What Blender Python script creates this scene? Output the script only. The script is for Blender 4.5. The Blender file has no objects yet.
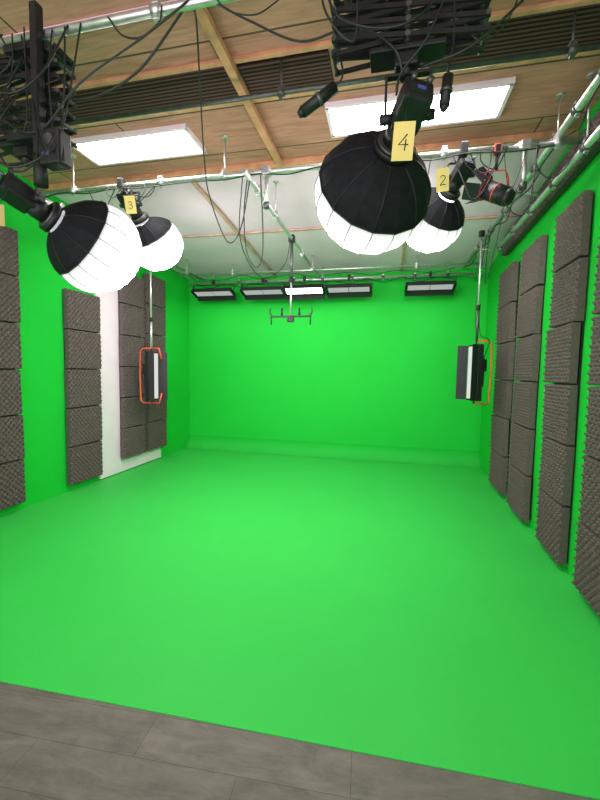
import bpy, bmesh, math, random
from mathutils import Vector, Matrix, Quaternion
random.seed(7)
S=bpy.context.scene
COL=S.collection
try:
    S.view_settings.view_transform='Standard'
    S.view_settings.look='None'
except Exception as e: print(e)

# ------------------------------------------------------------ materials
def new_mat(name):
    m=bpy.data.materials.new(name); m.use_nodes=True
    nt=m.node_tree; b=nt.nodes['Principled BSDF']
    return m,nt,b
def mat(name,col,rough=.5,metal=0,var=.12,scale=6,bump=0,emis=None,estr=0,stretch=(1,1,1),spec=None,blend=None):
    m,nt,b=new_mat(name)
    tc=nt.nodes.new('ShaderNodeTexCoord'); mp=nt.nodes.new('ShaderNodeMapping')
    mp.inputs['Scale'].default_value=stretch
    nz=nt.nodes.new('ShaderNodeTexNoise'); nz.inputs['Scale'].default_value=scale; nz.inputs['Detail'].default_value=5
    cr=nt.nodes.new('ShaderNodeValToRGB')
    cr.color_ramp.elements[0].position=.3; cr.color_ramp.elements[1].position=.7
    cr.color_ramp.elements[0].color=(*[max(0,c*(1-var)) for c in col],1)
    cr.color_ramp.elements[1].color=(*[min(1,c*(1+var)) for c in col],1)
    L=nt.links.new
    L(tc.outputs['Object'],mp.inputs['Vector']);L(mp.outputs[0],nz.inputs['Vector']);L(nz.outputs['Fac'],cr.inputs[0]);L(cr.outputs[0],b.inputs['Base Color'])
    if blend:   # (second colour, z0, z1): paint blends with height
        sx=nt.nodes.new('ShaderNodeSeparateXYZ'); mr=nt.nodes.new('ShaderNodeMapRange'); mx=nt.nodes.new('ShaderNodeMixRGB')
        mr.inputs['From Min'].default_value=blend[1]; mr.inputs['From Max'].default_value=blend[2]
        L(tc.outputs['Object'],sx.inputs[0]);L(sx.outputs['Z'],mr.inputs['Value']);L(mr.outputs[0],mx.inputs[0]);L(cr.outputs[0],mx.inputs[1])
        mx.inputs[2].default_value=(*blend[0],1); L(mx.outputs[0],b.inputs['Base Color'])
    b.inputs['Roughness'].default_value=rough; b.inputs['Metallic'].default_value=metal
    if spec is not None: b.inputs['Specular IOR Level'].default_value=spec
    if bump:
        bp=nt.nodes.new('ShaderNodeBump'); bp.inputs['Strength'].default_value=bump; bp.inputs['Distance'].default_value=.01
        L(nz.outputs['Fac'],bp.inputs['Height']);L(bp.outputs[0],b.inputs['Normal'])
    if emis:
        b.inputs['Emission Color'].default_value=(*emis,1); b.inputs['Emission Strength'].default_value=estr
    return m
GW=(.009,.480,.037); GF=(.036,.478,.068)
GREEN=mat('chroma_green_paint',GW,.65,0,.03,1.2,spec=.2)
GREENF=mat('chroma_green_floor',GF,.55,0,.03,1.6,spec=.2)
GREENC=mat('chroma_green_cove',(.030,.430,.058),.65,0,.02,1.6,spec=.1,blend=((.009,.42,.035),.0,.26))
BLACK=mat('black_metal',(.012,.012,.013),.45,0,.3,20,spec=.35)
FABRIC=mat('black_fabric',(.008,.008,.011),.75,0,.3,30,spec=.2)
SEAM=mat('grey_seam_tape',(.32,.32,.33),.9,0,.1,30,spec=.05)
CABLE=mat('black_rubber',(.010,.010,.011),.5,0,.2,20)
STEEL=mat('galvanised_steel',(.64,.60,.62),.3,.75,.15,25)
DSTEEL=mat('dark_steel',(.10,.10,.10),.4,.6,.2,25)
FOAM=mat('acoustic_foam',(.112,.085,.080),.85,0,.15,40,spec=.2)
WHITE=mat('white_paint',(.88,.68,.81),.5,0,.03,4)
WHITECEIL=mat('pale_ceiling_board',(.84,.56,.75),.5,0,.05,2.2)
PINE=mat('pine_timber',(.58,.27,.15),.6,0,.22,9)
PINEG=mat('weathered_timber',(.56,.31,.25),.6,0,.22,9)
YELLOW=mat('yellow_card',(.72,.55,.17),.6,0,.06,8)
YELLOWD=mat('yellow_card_dark',(.42,.33,.12),.7,0,.1,8)  # darker copy of the card yellow, used on a single tag
INK=mat('black_ink',(.02,.02,.02),.6,0,.1,10)
RED=mat('red_enamel',(.55,.03,.02),.4,0,.1,10)
ORANGE=mat('orange_red_enamel',(.72,.075,.03),.4,0,.1,10)
def lmat(i,s): return mat('glowing_white_fabric_%d'%i,(.30,.30,.30),.8,0,.02,4,emis=(1,.985,.98),estr=s)
LV=[(4,lmat(0,.62)),(10,lmat(1,.84)),(26,lmat(2,1.25)),(48,lmat(3,2.2)),(68,lmat(4,7)),(999,lmat(5,90))]
LEDC=mat('ceiling_led_diffuser',(.9,.9,.9),.6,0,.02,4,emis=(1,.97,.93),estr=28)
LEDB=mat('fixture_led_face',(.9,.9,.9),.6,0,.02,4,emis=(1,1,1),estr=5)
LEDM=mat('fixture_led_face_soft',(.12,.10,.12),.6,0,.02,4,emis=(1,.97,1),estr=.36)
LEDD=mat('fixture_led_face_dim',(.12,.12,.12),.5,0,.02,4,emis=(1,1,1),estr=.6)
BLUE=mat('blue_display',(.02,.03,.14),.3,0,.1,10,emis=(.2,.3,1),estr=.16)

def plywood():
    m,nt,b=new_mat('ceiling_plywood'); L=nt.links.new; N=nt.nodes.new
    tc=N('ShaderNodeTexCoord'); 
    br=N('ShaderNodeTexBrick'); br.inputs['Scale'].default_value=1
    br.inputs['Brick Width'].default_value=2.4; br.inputs['Row Height'].default_value=.62
    br.inputs['Mortar Size'].default_value=.008; br.inputs['Color1'].default_value=(.62,.282,.222,1); br.inputs['Color2'].default_value=(.49,.220,.172,1); br.inputs['Mortar'].default_value=(.09,.045,.04,1)
    mp=N('ShaderNodeMapping'); mp.inputs['Scale'].default_value=(1.2,9,1)
    nz=N('ShaderNodeTexNoise'); nz.inputs['Scale'].default_value=2.2; nz.inputs['Detail'].default_value=7; nz.inputs['Distortion'].default_value=1.2
    cr=N('ShaderNodeValToRGB'); cr.color_ramp.elements[0].position=.3; cr.color_ramp.elements[1].position=.7
    cr.color_ramp.elements[0].color=(.72,.67,.63,1); cr.color_ramp.elements[1].color=(1.1,1.1,1.1,1)
    mx=N('ShaderNodeMixRGB'); mx.blend_type='MULTIPLY'; mx.inputs[0].default_value=1
    L(tc.outputs['Object'],br.inputs['Vector']);L(tc.outputs['Object'],mp.inputs['Vector']);L(mp.outputs[0],nz.inputs['Vector'])
    L(nz.outputs['Fac'],cr.inputs[0]);L(br.outputs['Color'],mx.inputs[1]);L(cr.outputs[0],mx.inputs[2]);L(mx.outputs[0],b.inputs['Base Color'])
    b.inputs['Roughness'].default_value=.65
    return m
PLY=plywood()
def slotmat():
    m,nt,b=new_mat('dark_slotted_board'); L=nt.links.new; N=nt.nodes.new
    tc=N('ShaderNodeTexCoord'); wv=N('ShaderNodeTexWave'); wv.bands_direction='Y'; wv.inputs['Scale'].default_value=9; wv.inputs['Distortion'].default_value=.3
    cr=N('ShaderNodeValToRGB'); cr.color_ramp.elements[0].position=.35; cr.color_ramp.elements[1].position=.6
    cr.color_ramp.elements[0].color=(.026,.013,.013,1); cr.color_ramp.elements[1].color=(.11,.055,.054,1)
    L(tc.outputs['Object'],wv.inputs['Vector']);L(wv.outputs['Fac'],cr.inputs[0]);L(cr.outputs[0],b.inputs['Base Color']); b.inputs['Roughness'].default_value=.8; b.inputs['Specular IOR Level'].default_value=.1
    return m
SLOT=slotmat()
def floormat():
    m,nt,b=new_mat('grey_brown_vinyl_planks'); L=nt.links.new; N=nt.nodes.new
    tc=N('ShaderNodeTexCoord')
    br=N('ShaderNodeTexBrick'); br.inputs['Scale'].default_value=1
    br.inputs['Brick Width'].default_value=.92; br.inputs['Row Height'].default_value=.20; br.inputs['Mortar Size'].default_value=.003; br.inputs['Mortar Smooth'].default_value=1.0
    br.inputs['Color1'].default_value=(.148,.117,.108,1); br.inputs['Color2'].default_value=(.120,.094,.087,1); br.inputs['Mortar'].default_value=(.070,.055,.050,1)
    nz=N('ShaderNodeTexNoise'); nz.inputs['Scale'].default_value=3.5; nz.inputs['Detail'].default_value=14; nz.inputs['Roughness'].default_value=.8; nz.inputs['Distortion'].default_value=.5
    mp=N('ShaderNodeMapping'); mp.inputs['Scale'].default_value=(1,3.2,1)
    cr=N('ShaderNodeValToRGB'); cr.color_ramp.elements[0].position=.32; cr.color_ramp.elements[1].position=.70
    cr.color_ramp.elements[0].color=(.58,.58,.58,1); cr.color_ramp.elements[1].color=(1.45,1.45,1.45,1)
    mx=N('ShaderNodeMixRGB'); mx.blend_type='MULTIPLY'; mx.inputs[0].default_value=1
    mpr=N('ShaderNodeMapping'); mpr.inputs['Rotation'].default_value=(0,0,-.06)
    L(tc.outputs['Object'],mpr.inputs['Vector']);L(mpr.outputs[0],br.inputs['Vector']);L(mpr.outputs[0],mp.inputs['Vector']);L(mp.outputs[0],nz.inputs['Vector'])
    L(nz.outputs['Fac'],cr.inputs[0]);L(br.outputs['Color'],mx.inputs[1]);L(cr.outputs[0],mx.inputs[2]);L(mx.outputs[0],b.inputs['Base Color'])
    bp=N('ShaderNodeBump'); bp.inputs['Strength'].default_value=.2; bp.inputs['Distance'].default_value=.005
    L(nz.outputs['Fac'],bp.inputs['Height']);L(bp.outputs[0],b.inputs['Normal'])
    b.inputs['Roughness'].default_value=.6
    return m
FLOORM=floormat()

# ------------------------------------------------------------ mesh builder
class MB:
    def __init__(s): s.bm=bmesh.new(); s.mats=[]
    def mi(s,m):
        if m not in s.mats: s.mats.append(m)
        return s.mats.index(m)
    def _fin(s,verts,m,smooth=False):
        i=s.mi(m); fs=set(f for v in verts for f in v.link_faces)
        for f in fs: f.material_index=i; f.smooth=smooth
    def box(s,c,size,m,rot=None,bev=0):
        r=bmesh.ops.create_cube(s.bm,size=1)
        M=Matrix.Translation(Vector(c))@(rot.to_4x4() if rot is not None else Matrix())@Matrix.Diagonal((*size,1))
        bmesh.ops.transform(s.bm,matrix=M,verts=r['verts'])
        vs=r['verts']
        s._fin(vs,m)
        if bev:
            es=list(set(e for v in vs for e in v.link_edges))
            bmesh.ops.bevel(s.bm,geom=es,offset=bev,segments=2,affect='EDGES',profile=.5)
        return s
    def cyl(s,p1,p2,r,m,seg=14,r2=None):
        p1=Vector(p1);p2=Vector(p2);d=p2-p1
        if d.length<1e-6: return s
        R=d.to_track_quat('Z','Y').to_matrix().to_4x4()
        q=bmesh.ops.create_cone(s.bm,cap_ends=True,segments=seg,radius1=r,radius2=(r if r2 is None else r2),depth=d.length)
        bmesh.ops.transform(s.bm,matrix=Matrix.Translation((p1+p2)/2)@R,verts=q['verts'])
        i=s.mi(m)
        for f in set(f for v in q['verts'] for f in v.link_faces):
            f.material_index=i; f.smooth=len(f.verts)==4
        return s
    def tube(s,pts,r,m,seg=8):
        pts=[Vector(p) for p in pts]; rings=[]; n=len(pts)
        up=None
        for k,p in enumerate(pts):
            t=(pts[min(k+1,n-1)]-pts[max(k-1,0)]).normalized()
            if up is None:
                up=t.orthogonal().normalized()
            up=(up-t*up.dot(t))
            if up.length<1e-5: up=t.orthogonal()
            up.normalize(); sd=t.cross(up)
            rings.append([s.bm.verts.new(p+(up*math.cos(a)+sd*math.sin(a))*r) for a in [2*math.pi*j/seg for j in range(seg)]])
        i=s.mi(m)
        for k in range(n-1):
            for j in range(seg):
                f=s.bm.faces.new((rings[k][j],rings[k][(j+1)%seg],rings[k+1][(j+1)%seg],rings[k+1][j])); f.material_index=i; f.smooth=True
        for rg in (rings[0][::-1],rings[-1]):
            f=s.bm.faces.new(rg); f.material_index=i
        return s
    def obj(s,name,parent=None,loc=(0,0,0),rot=None,label=None,recalc=True):
        if recalc: bmesh.ops.recalc_face_normals(s.bm,faces=s.bm.faces[:])
        me=bpy.data.meshes.new(name); s.bm.to_mesh(me); s.bm.free()
        for m in s.mats: me.materials.append(m)
        o=bpy.data.objects.new(name,me); COL.objects.link(o)
        o.location=loc
        if rot is not None: o.rotation_euler=rot
        if parent: o.parent=parent
        if label: o['label']=label
        return o
def empty(name,loc,label,cat,group=None,rot=(0,0,0)):
    e=bpy.data.objects.new(name,None); COL.objects.link(e); e.location=loc; e.rotation_euler=rot; e.empty_display_size=.1
    e['label']=label; e['category']=cat
    if group: e['group']=group
    return e
def tag(o,label,cat,group=None):
    o['label']=label;o['category']=cat
    if group:o['group']=group
    return o
def struct(o,label,cat):
    o['kind']='structure';o['label']=label;o['category']=cat;return o
def smooth_pts(pts,n=8):
    P=[Vector(p) for p in pts]; out=[]
    P=[P[0]*2-P[1]]+P+[P[-1]*2-P[-2]]
    for i in range(1,len(P)-2):
        for k in range(n):
            t=k/n;a,b,c,d=P[i-1],P[i],P[i+1],P[i+2]
            out.append(.5*((2*b)+(-a+c)*t+(2*a-5*b+4*c-d)*t*t+(-a+3*b-3*c+d)*t**3))
    out.append(P[-2]); return out

XL,XR,YB=-4.1,1.70,7.5
def xw(y): return 1.70-.04*(7.5-y)      # inner face of the slightly splayed side wall
H1=3.8
def prism(bm,pts,z0,z1):
    lo=[bm.verts.new((x,y,z0)) for x,y in pts]; hi=[bm.verts.new((x,y,z1)) for x,y in pts]; n=len(pts)
    bm.faces.new(hi); bm.faces.new(lo[::-1])
    for i in range(n): bm.faces.new((lo[i],lo[(i+1)%n],hi[(i+1)%n],hi[i]))
def slab(pts,z0,z1,m):
    b=MB(); b.mats=[m]; prism(b.bm,pts,z0,z1); return b
# ------------------------------------------------------------ room
Y0=-1.1
struct(slab([(XL-.1,Y0),(xw(Y0)+.1,Y0),(XR+.1,YB+.1),(XL-.1,YB+.1)],-.1,0,FLOORM).obj('floor'),'weathered grey-brown plank floor','floor')
struct(slab([(XL,1.45),(xw(1.63),1.64),(XR,YB),(XL,YB)],0,.005,GREENF).obj('floor_green'),'chroma green painted studio floor with a straight front edge','floor')
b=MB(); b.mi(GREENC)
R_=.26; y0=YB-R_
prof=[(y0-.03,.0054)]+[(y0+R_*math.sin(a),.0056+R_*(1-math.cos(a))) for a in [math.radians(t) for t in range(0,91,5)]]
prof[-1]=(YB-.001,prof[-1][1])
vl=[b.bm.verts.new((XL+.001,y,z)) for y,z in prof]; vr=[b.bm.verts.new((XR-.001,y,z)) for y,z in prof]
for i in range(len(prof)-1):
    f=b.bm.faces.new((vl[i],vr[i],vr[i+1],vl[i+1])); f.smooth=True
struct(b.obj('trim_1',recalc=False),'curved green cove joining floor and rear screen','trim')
b=MB(); b.box(((XL+XR)/2,YB+.05,1.95),(XR-XL+.4,.1,3.9),GREEN); struct(b.obj('wall_back'),'chroma green painted rear wall','wall')
b=MB(); b.box((XL-.05,3.2,1.95),(.1,8.6,3.9),GREEN); struct(b.obj('wall_left'),'chroma green painted side wall','wall')
struct(slab([(xw(Y0),Y0),(xw(YB),YB),(xw(YB)+.1,YB),(xw(Y0)+.1,Y0)],0,3.9,GREEN).obj('wall_right'),'chroma green painted side wall behind foam columns','wall')
struct(slab([(XL-.1,Y0),(xw(Y0)+.1,Y0),(xw(3.96)+.1,3.96),(XL-.1,3.96)],H1,H1+.1,PLY).obj('ceiling'),'orange-brown plywood sheet ceiling','ceiling')
b=MB(); b.mats=[WHITECEIL]
vs=[b.bm.verts.new(p) for p in [(XL,3.96,H1),(XR,3.96,H1),(XR,YB,3.54),(XL,YB,3.54),(XL,3.96,H1+.08),(XR,3.96,H1+.08),(XR,YB,3.62),(XL,YB,3.62)]]
for f in [(0,1,2,3),(7,6,5,4),(0,4,5,1),(1,5,6,2),(2,6,7,3),(3,7,4,0)]: b.bm.faces.new([vs[i] for i in f])
struct(b.obj('ceiling_rear'),'pale silver-grey sloping ceiling boards','ceiling')
tn=[2]
def trim(c,size,m,label,rot=None):
    b=MB(); b.box(c,size,m,rot=rot,bev=.004); o=b.obj('trim_%d'%tn[0]); tn[0]+=1; struct(o,label,'beam')
def across(y,wd,zc,th,m,label,x0=None,x1=None):
    x0=XL+.003 if x0 is None else x0; x1=xw(y)-.007 if x1 is None else x1
    trim(((x0+x1)/2,y,zc),(x1-x0,wd,th),m,label)
across(3.96,.07,H1-.03,.06,PINE,'pine joist across the ceiling')
across(2.64,.035,H1-.015,.03,PINE,'thin timber batten across the ceiling')
across(3.03,.035,H1-.015,.03,PINE,'thin timber batten across the ceiling')
across(2.2,.05,H1-.015,.03,WHITE,'pale painted batten across the ceiling')
across(2.835,.34,H1-.012,.02,SLOT,'dark slotted vent strip',x1=-1.165)
across(2.835,.30,H1-.012,.02,SLOT,'dark slotted vent strip',x0=-1.095,x1=-.45)
across(2.835,.34,H1-.012,.02,SLOT,'dark slotted vent strip',x0=.22)
trim((-1.13,2.9,H1-.05),(.06,2.05,.05),PINE,'pine batten running into the room')
sl=Matrix.Rotation(-math.atan(.26/3.54),3,'X')
for x in (-2.2,.2): trim((x,5.72,3.65),(.05,3.45,.03),PINEG,'pine batten under silver-grey ceiling',sl)
across(5.5,.05,3.67,.02,PINEG,'pine batten across silver-grey ceiling')
b=MB(); b.box((XL+.02,5.58,1.5),(.04,1.56,2.96),WHITE,bev=.004); struct(b.obj('door_1'),'tall plain white sliding door','door')

# ------------------------------------------------------------ ceiling LED panels
def led(cx_,cy,w,d):
    e=empty('ceiling_led_panel',(cx_,cy,H1),'rectangular white LED ceiling panel, switched on','ceiling light','LED panels in the ceiling')
    b=MB()
    for (c,s_) in [((0,d/2,-.02),(w+.03,.03,.04)),((0,-d/2,-.02),(w+.03,.03,.04)),((w/2,0,-.02),(.03,d,.04)),((-w/2,0,-.02),(.03,d,.04))]: b.box(c,s_,WHITE)
    b.obj('frame',e)
    b=MB(); b.box((0,0,-.018),(w-.03,d-.03,.02),LEDC); b.obj('diffuser',e)
led(-2.40,3.42,1.20,.38); led(.14,3.40,1.36,.38)

# ------------------------------------------------------------ acoustic foam
def foam_mesh(w,h,d=.052):
    bm=bmesh.new(); sp=.033; nx=max(2,round(w/sp)); nz=max(2,round(h/sp)); k=3
    NX,NZ=nx*k,nz*k; g=[]
    for i in range(NX+1):
        col=[]
        for j in range(NZ+1):
            x=-w/2+w*i/NX; z=h*j/NZ
            s_=math.sin(math.pi*(i/k))*math.sin(math.pi*(j/k))
            u=.5+.5*s_
            y=-(.032+d*u)
            col.append(bm.verts.new((x,y,z)))
        g.append(col)
    for i in range(NX):
        for j in range(NZ): bm.faces.new((g[i][j],g[i+1][j],g[i+1][j+1],g[i][j+1])).smooth=True
    bv=[bm.verts.new((x,0,z)) for x,z in [(-w/2,0),(w/2,0),(w/2,h),(-w/2,h)]]
    bm.faces.new(bv)
    bot=[g[i][0] for i in range(NX+1)]; top=[g[i][NZ] for i in range(NX+1)]
    bm.faces.new([bv[0]]+bot+[bv[1]]); bm.faces.new([bv[3]]+top+[bv[2]])
    bm.faces.new([bv[0]]+g[0]+[bv[3]]); bm.faces.new([bv[1]]+g[NX]+[bv[2]])
    bmesh.ops.recalc_face_normals(bm,faces=bm.faces[:])
    me=bpy.data.meshes.new('foam_tile'); bm.to_mesh(me); bm.free(); me.materials.append(FOAM); return me
FM={}
def foam_column(x,y,z0,w,n,th,face,label='tall column of dark grey egg-crate acoustic foam tiles on wall',grp='acoustic foam columns',horiz=False,twist=0,jit=.012,bt=.02):
    rz=math.pi/2*face+twist
    e=empty('acoustic_foam_panel',(x,y,z0),label,'acoustic panel',grp,rot=(0,0,rz))
    b=MB(); 
    if horiz: b.box((0,bt/2,th/2),(w*n-.02,bt,th-.01),BLACK)
    else: b.box((0,bt/2,n*th/2),(w-.04,bt,n*th-.03),BLACK)
    b.obj('backing_board',e)
    key=(w,th)
    if key not in FM: FM[key]=foam_mesh(w,th-.014)
    for i in range(n):
        t=bpy.data.objects.new('foam_tile',FM[key]); COL.objects.link(t); t.parent=e
        if horiz: t.location=((i-(n-1)/2)*w,0,0)
        else: t.location=(random.uniform(-jit,jit),-random.uniform(0,.012),i*th)
        t.rotation_euler=(random.uniform(-.016,.010),random.uniform(-.010,.010),0)
    return e
xl=XL+.021
foam_column(xl,3.27,.10,.58,6,.51,1)
foam_column(xl,4.51,.10,.58,5,.515,1)
foam_column(xl+.041,5.50,.24,.56,6,.485,1,label='tall foam tile column hung over the white door')
foam_column(xl+.041,6.13,.24,.56,6,.505,1,label='tall foam tile column hung over the white door')
tw=-math.atan(.04)
for y,w_ in ((5.86,.72),(4.86,.66),(3.82,.56),(2.98,.46)):
    foam_column(xw(y)-.016,y,.07,w_,6,.508,-1,jit=.022,twist=tw,bt=.014)
foam_column(xw(4.5)-.016,4.5,3.37,.56,6,.25,-1,label='horizontal row of dark foam tiles high on the wall',horiz=True,twist=tw,bt=.014)

# ------------------------------------------------------------ scaffold pipes
PZ=3.45
def pipe(p1,p2,hang=(),r=.024,m=STEEL,label='galvanised scaffold pipe of the overhead lighting grid',clamps=()):
    p1=Vector(p1);p2=Vector(p2);o=p1
    e=empty('scaffold_pipe',p1,label,'pipe','overhead pipes')
    b=MB(); b.cyl((0,0,0),p2-p1,r,m,18); b.obj('tube',e)
    d=(p2-p1)
    if hang:
        for t in hang:
            c=d*t; w=p1+c
            ztop=H1 if w.y<3.96 else H1-(w.y-3.96)*.26/3.54
            b=MB(); b.cyl(c,(c.x,c.y,ztop-w.z+c.z),.007,m,8); b.cyl((c.x,c.y,ztop-w.z+c.z-.012),(c.x,c.y,ztop-w.z+c.z),.03,m,12)
            b.obj('hanger_rod',e)
    dn=d.normalized()
    for t in list(hang)+list(clamps):
        c=d*t
        b=MB(); b.cyl(c-dn*.025,c+dn*.025,r+.009,DSTEEL if len(clamps)>4 else m,14); b.box(c+Vector((0,0,r+.015)),(.04,.04,.03),m,bev=.004); b.box(c+Vector((.0,0,-r-.014)),(.03,.03,.022),m,bev=.003)
        b.obj('pipe_clamp',e)
    return e
pipe((-4.0,3.46,PZ),(1.5,3.46,PZ),(.15,.45,.72,.95),clamps=(.25,.33,.52,.8))
pipe((-3.8,1.86,PZ),(1.42,1.86,PZ),(.1,.5,.93),r=.022)
pipe((1.22,1.2,PZ+.05),(1.25,7.3,PZ+.05),(.2,.6),r=.028,clamps=(.26,.32,.38,.45,.52,.7,.8),label='galvanised scaffold pipe running along the side wall')
pipe((1.34,1.6,PZ-.14),(1.38,7.2,PZ-.14),(.3,),r=.026,clamps=(.15,.23,.4,.5,.6,.7),label='galvanised scaffold pipe running along the side wall')
pipe((-3.55,3.3,PZ-.05),(-3.55,7.2,PZ-.05),(.3,.8),clamps=(.1,.2,.55,.65),label='galvanised scaffold pipe running along the side wall')
pipe((-1.28,3.3,PZ-.05),(-1.28,7.3,PZ-.05),(.25,.8),clamps=(.1,.44,.6))
pipe((-3.9,7.1,PZ-.1),(1.5,7.1,PZ-.1),(.1,.5,.9),clamps=(.2,.3,.4,.6,.7,.8))
pipe((-3.9,6.75,PZ-.02),(1.5,6.75,PZ-.02),(.2,.8),r=.018)
pipe((-3.0,2.7,PZ+.12),(1.45,2.7,PZ+.12),(.1,.5,.9),r=.016,m=DSTEEL,label='thin dark conduit pipe under the ceiling')
for y in (2.6,4.4,6.2):
    pipe((1.20,y,PZ+.05),(xw(y)-.10,y,PZ-.0),(),r=.018,clamps=(.15,),label='short galvanised bracing tube beside the side wall')

def drop(x,y,z1,z0,r=.02,label='short vertical scaffold tube hanging from the grid'):
    e=empty('drop_tube',(x,y,z1),label,'pipe','vertical drop tubes')
    b=MB(); b.cyl((0,0,.04),(0,0,z0-z1),r,STEEL,14); b.obj('tube',e)
    b=MB(); b.box((0,0,0),(.07,.075,.07),STEEL,bev=.008); b.cyl((-.05,0,0),(.05,0,0),.033,STEEL,14); b.obj('pipe_clamp',e)
    b=MB(); b.cyl((0,0,z0-z1-.01),(0,0,z0-z1+.04),r+.008,DSTEEL,14); b.obj('end_collar',e)
drop(-1.12,3.46,PZ,3.14); drop(1.0,3.46,PZ,3.13)

# ------------------------------------------------------------ pantographs
def pantograph(x,y,ztop,zbot,w,n,label,mast=False):
    e=empty('scissor_pantograph',(x,y,zbot),label,'lighting hanger','scissor pantographs')
    Ht=ztop-zbot
    b=MB(); b.box((0,0,Ht-.02),(w*.9,.13,.022),BLACK,bev=.004); b.box((0,0,Ht+.03),(.12,.1,.09),BLACK,bev=.01); b.cyl((-w*.3,0,Ht+.05),(-w*.3,0,Ht-.02),.02,BLACK)
    b.cyl((-w*.42,-.08,Ht-.02),(-w*.42,.08,Ht-.02),.025,BLACK);b.cyl((w*.42,-.08,Ht-.02),(w*.42,.08,Ht-.02),.025,BLACK)
    b.obj('top_carriage',e)
    b=MB(); z0=.03; hh=(Ht-.05)/n
    for side in (-.055,.055):
        for i in range(n):
            za=z0+i*hh; zb=za+hh; ww=w*.5
            for s_ in (1,-1):
                p=Vector((-ww*s_,side+s_*.004,za)); q=Vector((ww*s_,side+s_*.004,zb)); d=q-p
                ang=math.atan2(d.z,d.x)
                b.box((p+q)/2,(d.length+.02,.009,.020),BLACK,rot=Matrix.Rotation(-ang,3,'Y'))
            b.cyl((0,side-.014,(za+zb)/2),(0,side+.014,(za+zb)/2),.012,DSTEEL,8)
    for i in range(n+1):
        za=z0+i*hh; ww=w*.5
        for s_ in (1,-1): b.cyl((ww*s_,-.07,za),(ww*s_,.07,za),.010,DSTEEL if i%2 else BLACK,8)
    b.obj('scissor_linkage',e)
    b=MB(); b.box((0,0,.015),(w*.5,.12,.022),BLACK,bev=.004); b.box((0,0,-.02),(.10,.09,.06),BLACK,bev=.008); b.cyl((0,0,-.08),(0,0,.02),.028,BLACK,14); b.cyl((.03,0,-.03),(.10,0,-.03),.012,BLACK,10); b.obj('spigot_block',e)
    for sx in (-.10,.10):
        b=MB()
        pts=[(sx+.014*math.cos(t*.9),.014*math.sin(t*.9),.02+(Ht-.04)*t/70) for t in range(71)]
        b.tube(pts,.0035,DSTEEL,5)
        b.obj('balance_spring',e)
    if mast:
        b=MB(); b.box((.20,-.10,Ht*.42),(.045,.05,Ht+.42),BLACK,bev=.006); b.box((.10,-.09,.02),(.24,.03,.04),BLACK,bev=.004); b.box((.1,-.09,Ht-.02),(.24,.03,.04),BLACK,bev=.004)
        b.cyl((.20,-.10,-.26),(.20,-.10,-.10),.035,BLACK,14); b.obj('guide_mast',e)
        b=MB(); b.box((.30,-.10,-.08),(.13,.09,.18),BLACK,bev=.012); b.cyl((.30,-.146,-.05),(.30,-.152,-.05),.030,DSTEEL,18); b.box((.28,-.147,-.12),(.04,.004,.016),BLUE); b.obj('ballast_box',e)
    return e
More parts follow.
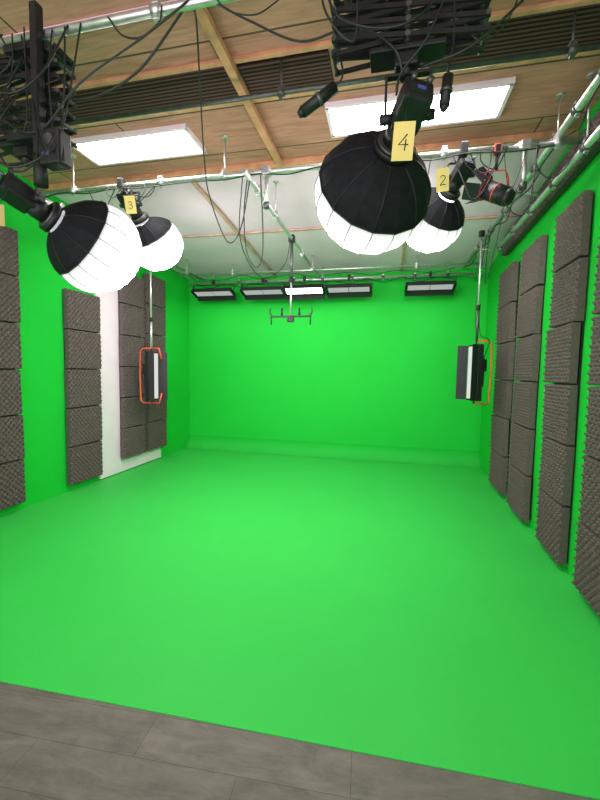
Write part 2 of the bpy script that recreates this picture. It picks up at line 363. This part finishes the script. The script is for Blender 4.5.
# ------------------------------------------------------------ lantern lights
DIG={'4':[[(.22,.48),(-.30,-.12),(.34,-.14)],[(.16,.18),(.12,-.5)]],
     '2':[[(-.26,.26),(-.12,.46),(.14,.46),(.26,.26),(.12,.0),(-.28,-.46),(.0,-.42),(.30,-.46)]],
     '3':[[(-.24,.36),(.0,.48),(.24,.32),(.10,.08),(-.06,.04),(.16,.0),(.28,-.22),(.04,-.48),(-.26,-.36)]],
     '1':[[(-.12,.30),(.04,.48),(.02,-.48)]]}
def digit(num,size,rr):
    b=MB()
    for st in DIG[num]:
        pts=[(x*size,0,z*size) for x,z in st]
        if num in '23': pts=smooth_pts(pts,4)
        b.tube(pts,rr,INK,5)
    return b
def lantern(P,A,num,tagpos,tagsize,yoke_up=.2,clamp=None,tagrot=0,label='',R=.31,skirt=74,flat=.93,tilt=.06,tagmat=None):
    A=Vector(A).normalized(); P=Vector(P); e=empty('lantern_light',P,label,'studio light','round lantern lights')
    X=Vector((1,0,0)); X=(X-A*X.dot(A)).normalized(); Yv=A.cross(X)
    M=Matrix((X,Yv,A)).transposed()
    def T(v): return M@Vector(v)
    b=MB(); b.box(T((0,0,-.045)),(.13,.115,.17),BLACK,rot=M,bev=.015)
    b.cyl(T((0,0,.03)),T((0,0,.12)),.065,BLACK,24); b.cyl(T((0,0,.12)),T((0,0,.14)),.085,DSTEEL,24)
    for k in range(5): b.box(T((0,-.060,-.11+k*.025)),(.10,.010,.008),DSTEEL,rot=M)
    b.obj('lamp_head',e)
    b=MB(); b.box(T((0,.02,-.135)),(.10,.05,.012),BLACK,rot=M); b.box(T((0,.02,-.143)),(.036,.016,.004),BLUE,rot=M); b.cyl(T((.035,-.03,-.13)),T((.035,-.03,-.16)),.013,DSTEEL,12); b.cyl(T((-.035,-.03,-.13)),T((-.035,-.03,-.155)),.011,DSTEEL,12); b.obj('control_panel',e)
    b=MB(); u=yoke_up
    for s_ in (1,-1):
        b.box((s_*.095,0,u/2-.01),(.012,.035,u+.02),BLACK,bev=.003); b.cyl((s_*.06,0,0),(s_*.12,0,0),.022,BLACK,12)
    b.box((0,0,u),(.202,.035,.012),BLACK,bev=.003); b.cyl((0,0,u),(0,0,u+.06),.016,DSTEEL,12)
    if clamp: b.box((0,(clamp-P.y)/2,u+.01),(.05,abs(clamp-P.y)+.04,.02),BLACK,bev=.003)
    b.obj('yoke',e)
    if clamp:
        b=MB(); b.box((0,clamp-P.y,u+.02),(.06,.07,.10),BLACK,bev=.01); b.obj('pipe_clamp',e)
    C=A*.45; a_=R*flat
    seg=16
    def sp(phi,th,k=1.0):
        return C+ M@Vector((R*k*math.sin(phi)*math.cos(th),R*k*math.sin(phi)*math.sin(th),-a_*k*math.cos(phi)))
    def shell(name,phis,ms,k,capm=None):
        b=MB(); rows=[]
        for ph in phis: rows.append([b.bm.verts.new(sp(ph,2*math.pi*t/seg,k)) for t in range(seg)])
        for j in range(len(phis)-1):
            i=b.mi(ms(phis[j]))
            for t in range(seg):
                f=b.bm.faces.new((rows[j][t],rows[j][(t+1)%seg],rows[j+1][(t+1)%seg],rows[j+1][t])); f.material_index=i
        if capm: b.bm.faces.new(rows[-1]).material_index=b.mi(capm)
        o=b.obj(name,e); return o
    edge=math.radians(skirt)
    ph=[math.radians(t) for t in [52,skirt,skirt+4]]; n=24
    ph+= [ph[-1]+(math.radians(172)-ph[-1])*j/n for j in range(1,n+1)]
    def lm(p_):
        d=math.degrees(p_)-skirt
        for a,m in LV:
            if d<a: return m
    shell('diffuser_globe',ph,lm,.992,LV[-1][1])
    sk=shell('black_skirt',[math.radians(16)+(edge-math.radians(16))*j/9 for j in range(10)],lambda p_:FABRIC,1.008)
    sm=sk.modifiers.new('s','SOLIDIFY'); sm.thickness=.004
    b=MB()
    for t in range(0,seg):
        b.tube([sp(math.radians(p_),2*math.pi*t/seg,.999) for p_ in range(skirt,173,7)],.0026,SEAM,5)
    for t in range(0,seg,2):
        b.tube([sp(math.radians(p_),2*math.pi*t/seg,1.014) for p_ in list(range(16,skirt,8))+[skirt]],.0035,BLACK,5)
    b.tube([sp(edge,2*math.pi*t/seg,1.01) for t in range(seg+1)],.005,BLACK,5)
    b.tube([sp(math.radians(172),2*math.pi*t/seg,1.0) for t in range(seg+1)],.004,SEAM,5)
    b.obj('ribs',e)
    b=MB(); b.cyl(T((0,0,.13)),T((0,0,.165)),.098,BLACK,24); b.obj('speed_ring',e)
    if num:
        w,h=tagsize; c=Vector(tagpos)-P
        Rz=Matrix.Rotation(tagrot,3,'Z')@Matrix.Rotation(.12,3,'X')@Matrix.Rotation(tilt,3,'Y')
        hang=Vector((0,(clamp-P.y) if clamp else 0,u))
        b=MB(); b.box(c,(w,.003,h),tagmat or YELLOW,rot=Rz); tp=c+Rz@Vector((0,0,h/2-.004)); b.cyl(tp,hang,.002,BLACK,6)
        tg=b.obj('number_tag',e)
        t=digit(num,h*.42,h*.018).obj('number',tg)
        t.location=c+Rz@Vector((0,-.003,-.005)); t.rotation_euler=Rz.to_euler()
    return e
lantern((-2.12,1.94,2.64),(.34,.79,-.36),'1',(-2.08,1.74,2.47),(.06,.11),yoke_up=.2,label='glowing round lantern light beside the green side wall, yellow tag 1',tagrot=.3,R=.305,skirt=66,flat=.90,tagmat=YELLOWD)
pantograph(-2.08,1.92,3.40,2.90,.56,6,'black scissor pantograph with guide mast carrying a lantern light',mast=True)
lantern((.050,1.876,2.80),(-.36,.82,-.35),'4',(.035,1.70,2.60),(.085,.145),yoke_up=.18,label='largest glowing lantern light with black skirt and yellow tag 4',skirt=76,R=.320,flat=.90)
pantograph(.04,1.88,3.40,3.05,.64,5,'black compressed scissor pantograph carrying a lantern light')
lantern((-2.62,3.60,3.33),(.14,.72,-.62),'3',(-2.45,3.36,3.22),(.10,.16),yoke_up=.12,clamp=3.46,label='glowing round lantern light clamped to pipe with yellow tag',R=.30,tagrot=.3,skirt=62,tilt=-.1,flat=.9)
lantern((.55,3.62,3.34),(-.40,.72,-.50),'2',(.385,3.36,3.20),(.095,.175),yoke_up=.11,clamp=3.46,label='glowing round lantern light clamped to pipe with yellow tag 2',R=.30,skirt=64,tilt=-.05,flat=.9)

# ------------------------------------------------------------ back row panel lights
def panel_light(x,y,z,tilt,bright,w=.78,d=.24):
    e=empty('led_panel_light',(x,y,z),'slim black LED panel light with barn doors under the rear pipe' if not bright else 'slim LED panel light glowing bright white under the rear pipe','studio light','rear row of panel lights')
    R=Matrix.Rotation(tilt,3,'X')
    b=MB(); b.box((0,0,0),(w,d,.05),BLACK,rot=R,bev=.006); b.box(R@Vector((0,0,.035)),(w*.5,d*.4,.03),BLACK,rot=R,bev=.005); b.obj('housing',e)
    b=MB()
    fw_=(w-.09)/2
    for s_ in (1,-1): b.box(R@Vector((s_*(fw_/2+.005),0,-.026)),(fw_,d-.08,.008),LEDB if bright else LEDM,rot=R)
    b.box(R@Vector((0,0,-.024)),(w-.02,d-.02,.004),BLACK,rot=R)
    b.obj('led_face',e)
    b=MB()
    b.box(R@Vector((0,-d/2,-.03)),(w,.010,.03),BLACK,rot=R)
    b.box(R@Vector((0,d/2+.03,-.05)),(w,.10,.005),BLACK,rot=R@Matrix.Rotation(-.7,3,'X'))
    b.box(R@Vector((0,d/2,-.015)),(w,.012,.03),BLACK,rot=R)
    for s_ in (1,-1): b.box(R@Vector((s_*w/2,0,-.03)),(.006,d,.05),BLACK,rot=R)
    b.obj('barn_door',e)
    b=MB()
    for s_ in (1,-1): b.box((s_*(w/2+.012),0,.06),(.008,.03,.15),BLACK)
    b.box((0,0,.135),(w+.03,.03,.008),BLACK); b.cyl((0,0,.13),(0,0,.2),.014,BLACK); b.box((0,0,.20),(.05,.06,.07),BLACK,bev=.008); b.obj('yoke',e)
    l=bpy.data.lights.new('panel_lamp','AREA'); l.shape='RECTANGLE'; l.size=w-.1; l.size_y=d-.08; l.energy=4
    lo=bpy.data.objects.new('panel_lamp',l); COL.objects.link(lo); lo.parent=e; lo.location=(0,-.1,-.12); lo.rotation_euler=(.15,0,0)
for x,br in [(-3.26,0),(-2.28,0),(-1.5,1),(-.70,0),(.66,0)]:
    panel_light(x,6.9,3.13,-.28 if not br else -.42,br,w=.80 if not br else .74)

# ------------------------------------------------------------ hanging vertical panels
def vpanel(P,ztop,face_rot,label,yo=.12,both=False):
    e=empty('hanging_led_panel',P,label,'studio light','hanging vertical panel lights',rot=(0,0,face_rot))
    h,w=.74,.24
    b=MB(); b.box((0,0,0),(w,.08,h),BLACK,bev=.01); b.box((0,.06,0),(w*.6,.06,h*.5),BLACK,bev=.01)
    b.obj('housing',e)
    b=MB(); b.box((0,-.043,0),(w-.05,.008,h-.05),LEDD); b.obj('led_face',e)
    for s_ in (1,-1):
        b=MB(); b.box(Vector((s_*(w/2+.03),-.100,0)),(.005,.13,h*.98),BLACK,rot=Matrix.Rotation(s_*.45,3,'Z')); b.obj('barn_door',e)
    b=MB(); r=.012; hh=h/2+.05
    pts=[(0,.0,-hh+.01),(0,(yo-.05),-hh),(0,yo,-hh+.04),(0,(yo+.01),0),(0,yo,hh-.04),(0,(yo-.05),hh),(0,0,hh)]
    b.tube(pts,r,ORANGE,8)
    if both:
        b.tube([(0,0,-hh+.01),(0,-yo+.06,-hh+.01),(0,-yo+.02,-hh+.16)],r,ORANGE,8); b.tube([(0,0,hh),(0,-yo+.06,hh),(0,-yo+.02,hh-.16)],r,ORANGE,8)
    b.cyl((0,0,-hh+.01),(0,0,-h/2),.012,BLACK); b.cyl((0,0,hh),(0,0,h/2),.012,BLACK); b.obj('yoke',e,label='open orange-red tubular yoke')
    b=MB(); zt=ztop-P[2]
    b.cyl((0,0,hh),(0,0,hh+.45),.017,STEEL if both else DSTEEL,12); b.cyl((0,0,hh+.4),(0,0,zt),.013,STEEL,12); b.cyl((0,0,hh+.4),(0,0,hh+.46),.023,BLACK,12); b.obj('telescopic_pole',e)
    b=MB(); b.box((0,0,zt),(.06,.06,.08),BLACK,bev=.01); b.obj('pipe_clamp',e)
    b=MB(); b.box((.0,.11,.10),(.09,.06,.16),BLACK,bev=.01); b.tube(smooth_pts([(0,.11,.18),(.03,.16,.42),(0,.05,.5),(-.02,.03,.75),(.02,.02,.9)],6),.006,CABLE,6); b.obj('power_box',e)
vpanel((-3.50,5.25,1.55),PZ-.05,math.radians(90),'vertical LED panel with orange-red yoke hanging near the white door',yo=.19,both=True)
vpanel((1.14,5.5,1.68),PZ+.02,math.radians(-70),'vertical LED panel with orange-red yoke hanging near foam columns',yo=.22)

e=empty('hanging_bracket',(-1.28,5.06,PZ-.05),'black forked bracket on a telescopic pole hanging from the pipe','bracket')
b=MB(); b.cyl((0,0,.03),(0,0,-.55),.020,DSTEEL,12); b.cyl((0,0,-.5),(0,0,-1.0),.013,STEEL,12); b.cyl((0,0,-.5),(0,0,-.56),.028,BLACK,12); b.obj('telescopic_pole',e)
b=MB(); b.box((0,0,0),(.08,.08,.09),BLACK,bev=.01); b.obj('pipe_clamp',e)
b=MB(); b.box((0,0,-1.01),(.56,.03,.022),BLACK,bev=.003)
for s_ in (1,-1):
    b.tube(smooth_pts([(s_*.26,0,-1.0),(s_*.29,0,-.96),(s_*.285,0,-.9)],4),.010,BLACK,6); b.cyl((s_*.27,0,-1.01),(s_*.27,0,-1.12),.010,BLACK,8); b.cyl((s_*.12,0,-1.0),(s_*.12,0,-.9),.014,BLACK,8)
b.box((0,0,-1.05),(.09,.05,.07),BLACK,bev=.008); b.obj('forked_bar',e)

# ------------------------------------------------------------ spot light with red trim
P=(.80,3.46,3.11)
e=empty('spot_light',P,'black barn-door spotlight with red trim hanging from the pipe','studio light'); e.scale=(.85,.85,.85)
A=Vector((-.55,.35,.42)).normalized(); X=A.orthogonal().normalized(); Yv=A.cross(X); M=Matrix((X,Yv,A)).transposed()
b=MB(); b.cyl(-A*.13,A*.1,.085,BLACK,24); b.cyl(-A*.17,-A*.13,.06,BLACK,24,r2=.085); b.obj('lamp_head',e)
b=MB(); b.cyl(A*.10,A*.112,.098,RED,24); b.cyl(-A*.02,-A*.01,.088,RED,24); b.obj('red_trim_ring',e,label='red trim ring')
b=MB()
for k in range(4):
    a=math.pi/2*k; d=Vector((math.cos(a),math.sin(a),0)); R=M@Matrix.Rotation(a,3,'Z')@Matrix.Rotation(.45,3,'Y')
    b.box(M@(d*.12+Vector((0,0,.18))),(.004,.16,.14),BLACK,rot=R); 
b.cyl(A*.105,A*.125,.102,BLACK,24)
b.obj('barn_door',e)
b=MB(); b.tube([(-.11,0,0),(-.11,0,.12),(-.08,0,.2),(.08,0,.2),(.11,0,.12),(.11,0,0)],.008,RED,6); b.cyl((0,0,.2),(0,0,.36),.014,BLACK); b.box((0,0,.39),(.06,.06,.09),BLACK,bev=.01); b.obj('yoke',e)

# ------------------------------------------------------------ cables
def cable(pts,r=.007,label='black power cable looping from the lighting grid'):
    pts=[Vector(p) for p in pts]; o0=pts[0]
    b=MB(); b.tube(smooth_pts([p-o0 for p in pts],8),r*.8,CABLE,7)
    o=b.obj('power_cable',loc=o0); tag(o,label,'cable','hanging cables'); return o
z=PZ
cable([(-1.02,1.86,z+.02),(-1.1,2.1,3.6),(-1.33,2.6,3.56),(-1.5,3.0,3.35),(-1.55,3.2,3.15),(-1.45,3.35,2.82),(-1.34,3.4,2.95),(-1.27,3.46,z)])
cable([(-1.3,3.46,z),(-1.33,3.45,3.1),(-1.30,3.45,2.75),(-1.22,3.5,2.62),(-1.16,3.5,2.8),(-1.18,3.47,z)])
cable([(-1.35,3.46,z),(-1.42,3.6,2.9),(-1.4,4.2,2.7),(-1.3,4.8,3.0),(-1.28,5.0,z-.03)],.006)
cable([(-2.3,1.9,z),(-2.0,1.9,3.28),(-1.7,1.9,3.12),(-1.35,1.9,3.2),(-1.05,1.88,z)],.008)
cable([(-2.4,1.84,z),(-2.1,1.78,3.02),(-1.85,1.78,2.9),(-1.6,1.8,3.12),(-1.25,1.82,3.3),(-1.0,1.84,z)],.007)
cable([(-2.35,1.84,z),(-2.2,1.72,3.2),(-1.95,1.70,3.05),(-1.78,1.74,3.15),(-1.7,1.84,z)],.007)
cable([(-2.25,1.84,z),(-2.3,1.72,3.0),(-2.12,1.68,2.75),(-1.98,1.70,2.95),(-1.9,1.8,3.2),(-1.85,1.84,z)],.006)
cable([(-1.9,1.84,z),(-1.83,1.76,3.0),(-1.76,1.76,2.78),(-1.7,1.80,2.95),(-1.62,1.84,z)],.006)
cable([(-2.2,1.84,z),(-2.1,1.74,2.9),(-1.95,1.72,2.68),(-1.82,1.74,2.75),(-1.9,1.80,3.1),(-2.0,1.84,z)],.006)
cable([(-1.95,1.80,3.3),(-2.05,1.66,2.85),(-1.9,1.64,2.66),(-1.74,1.68,2.7),(-1.70,1.74,2.85)],.007)
cable([(-.9,1.86,z),(-.7,1.9,3.35),(-.45,1.9,3.22),(-.2,1.85,3.2),(-.02,1.8,3.05),(.03,1.84,2.95)],.007)
cable([(.12,1.84,z),(.2,1.72,3.25),(.12,1.70,3.0),(.02,1.74,2.9),(.0,1.8,2.85)],.006)
cable([(-.35,1.84,z),(-.25,1.72,3.15),(-.05,1.70,3.05),(.12,1.72,3.12),(.25,1.84,z)],.006)
cable([(.1,1.8,2.95),(.3,1.76,2.98),(.55,1.8,3.2),(.9,1.84,z),(1.2,1.9,z+.03)],.007)
cable([(.46,3.46,z),(.55,3.42,3.2),(.62,3.4,3.05),(.72,3.42,3.15),(.84,3.44,z)],.006)
cable([(.80,3.4,3.1),(.92,3.36,2.9),(1.02,3.36,2.95),(1.08,3.42,z)],.006)
cable([(.3,3.46,z),(.26,3.42,3.2),(.2,3.42,3.12),(.15,3.44,z)],.006)
cable([(-2.64,3.46,z),(-2.5,3.42,3.22),(-2.35,3.42,3.3),(-2.2,3.44,z)],.006)
cable([(-3.0,3.46,z),(-2.88,3.42,3.25),(-2.8,3.42,3.2),(-2.66,3.44,z)],.006)
cable([(-3.55,4.6,z-.05),(-3.5,4.8,3.2),(-3.5,5.05,3.15),(-3.5,5.2,z-.05)],.006)
cable([(1.25,5.0,z+.05),(1.2,5.2,3.0),(1.18,5.35,2.8),(1.2,5.45,3.1),(1.25,5.6,z+.05)],.006)
cable([(1.22,5.6,z+.05),(1.12,5.55,2.6),(1.13,5.5,2.2),(1.16,5.5,2.1)],.006)
cable([(1.24+.035*math.sin(i*1.9),2.2+i*.25,z+.01-.05*abs(math.sin(i*1.3))) for i in range(20)],.008,'black cable wound along the side pipe')
cable([(-3.7+i*.3,7.03,z-.12-.09*abs(math.sin(i*1.7))) for i in range(17)],.008,'black cable draped along the rear pipe')
cable([(-3.6+i*.33,6.72,z-.05-.10*abs(math.sin(i*1.1))) for i in range(15)],.007,'black cable draped along the rear pipe')
cable([(-3.9+i*.3,3.43,z-.01-.045*abs(math.sin(i*1.7))) for i in range(18)],.007,'black cable draped along the pipe')
cable([(-3.55+.03*math.sin(i*2),3.5+i*.3,z-.08-.06*abs(math.sin(i*1.3))) for i in range(12)],.007,'black cable wound along the side pipe')
cable([(-1.72,1.84,z),(-1.71,1.82,3.2),(-1.73,1.82,2.95),(-1.71,1.80,2.75)],.006,'black cable hanging straight down from the pipe')
cable([(-1.80,1.84,z),(-1.79,1.80,3.2),(-1.78,1.80,2.95),(-1.76,1.78,2.82)],.005,'black cable hanging straight down from the pipe')
def tangle(xa,xb,y,zp,n,dmin,dmax,wmin,wmax,ysp=.08,rr=(.004,.006)):
    for k in range(n):
        x=random.uniform(xa,xb); w_=random.uniform(wmin,wmax)*random.choice((-1,1)); d=random.uniform(dmin,dmax)
        yy=y+random.uniform(-ysp,ysp); zp_=zp+random.uniform(-.02,.02)
        pts=[(x,y,zp_),(x+w_*random.uniform(-.1,.25),yy,zp-d*.55),(x+w_*random.uniform(.2,.5),yy+random.uniform(-.03,.03),zp-d),(x+w_*random.uniform(.6,.9),yy,zp-d*random.uniform(.6,.9)),(x+w_,y,zp_)]
        cable(pts,random.uniform(*rr),'thin black cable looping in a tangle from the pipe')
tangle(-2.3,-1.75,1.80,z,5,.2,.6,.15,.4)
tangle(-1.6,-.6,1.84,z,2,.08,.18,.3,.6,ysp=.03)
tangle(-.3,.45,1.78,z,6,.15,.42,.12,.35)
tangle(.55,1.2,3.44,z,5,.12,.38,.1,.3,ysp=.05)
tangle(-3.0,-2.2,3.44,z,3,.08,.28,.15,.35,ysp=.05)
def connector(p1,p2,r,label):
    p1=Vector(p1);p2=Vector(p2); e=empty('cable_connector',p1,label,'connector','cable connectors'); d=p2-p1
    b=MB(); b.cyl((0,0,0),d,r,BLACK,14); b.cyl(-d*.15,(0,0,0),r*.5,BLACK,12,r2=r); b.obj('plug_body',e)
    b=MB(); b.cyl(d*.45,d*.55,r*1.15,DSTEEL,14); b.obj('locking_ring',e)
    b=MB(); b.tube(smooth_pts([d,d*1.2+Vector((0,0,.03)),d*.9+Vector((.02,.02,.2)),d*.5+Vector((0,.0,PZ-p1.z))],5),.005,CABLE,6); b.obj('lead',e)
connector((-.42,1.84,2.86),(-.27,1.84,2.95),.026,'black inline power connector hanging on its lead')
connector((.20,1.80,2.78),(.21,1.80,2.90),.022,'small black power connector hanging on its lead')

w=bpy.data.worlds.new('World'); S.world=w; w.use_nodes=True
w.node_tree.nodes['Background'].inputs[0].default_value=(1,.98,.99,1); w.node_tree.nodes['Background'].inputs[1].default_value=2.8

# ------------------------------------------------------------ camera
cam=bpy.data.cameras.new('Camera'); co=bpy.data.objects.new('Camera',cam); COL.objects.link(co); S.camera=co
p=math.radians(4.16); r=math.radians(1.0); psi=math.radians(12.6)
fh=Vector((-math.sin(psi),math.cos(psi),0)); rt=Vector((math.cos(psi),math.sin(psi),0)); zz=Vector((0,0,1))
fw=fh*math.cos(p)-zz*math.sin(p); up=fh*math.sin(p)+zz*math.cos(p)
rc=rt*math.cos(r)+up*math.sin(r); uc=up*math.cos(r)-rt*math.sin(r)
Mx=Matrix((rc,uc,-fw)).transposed().to_4x4(); Mx.translation=Vector((0,0,1.65)); co.matrix_world=Mx
cam.sensor_fit='HORIZONTAL'; cam.sensor_width=36; cam.lens=385/600*36; cam.clip_start=.05
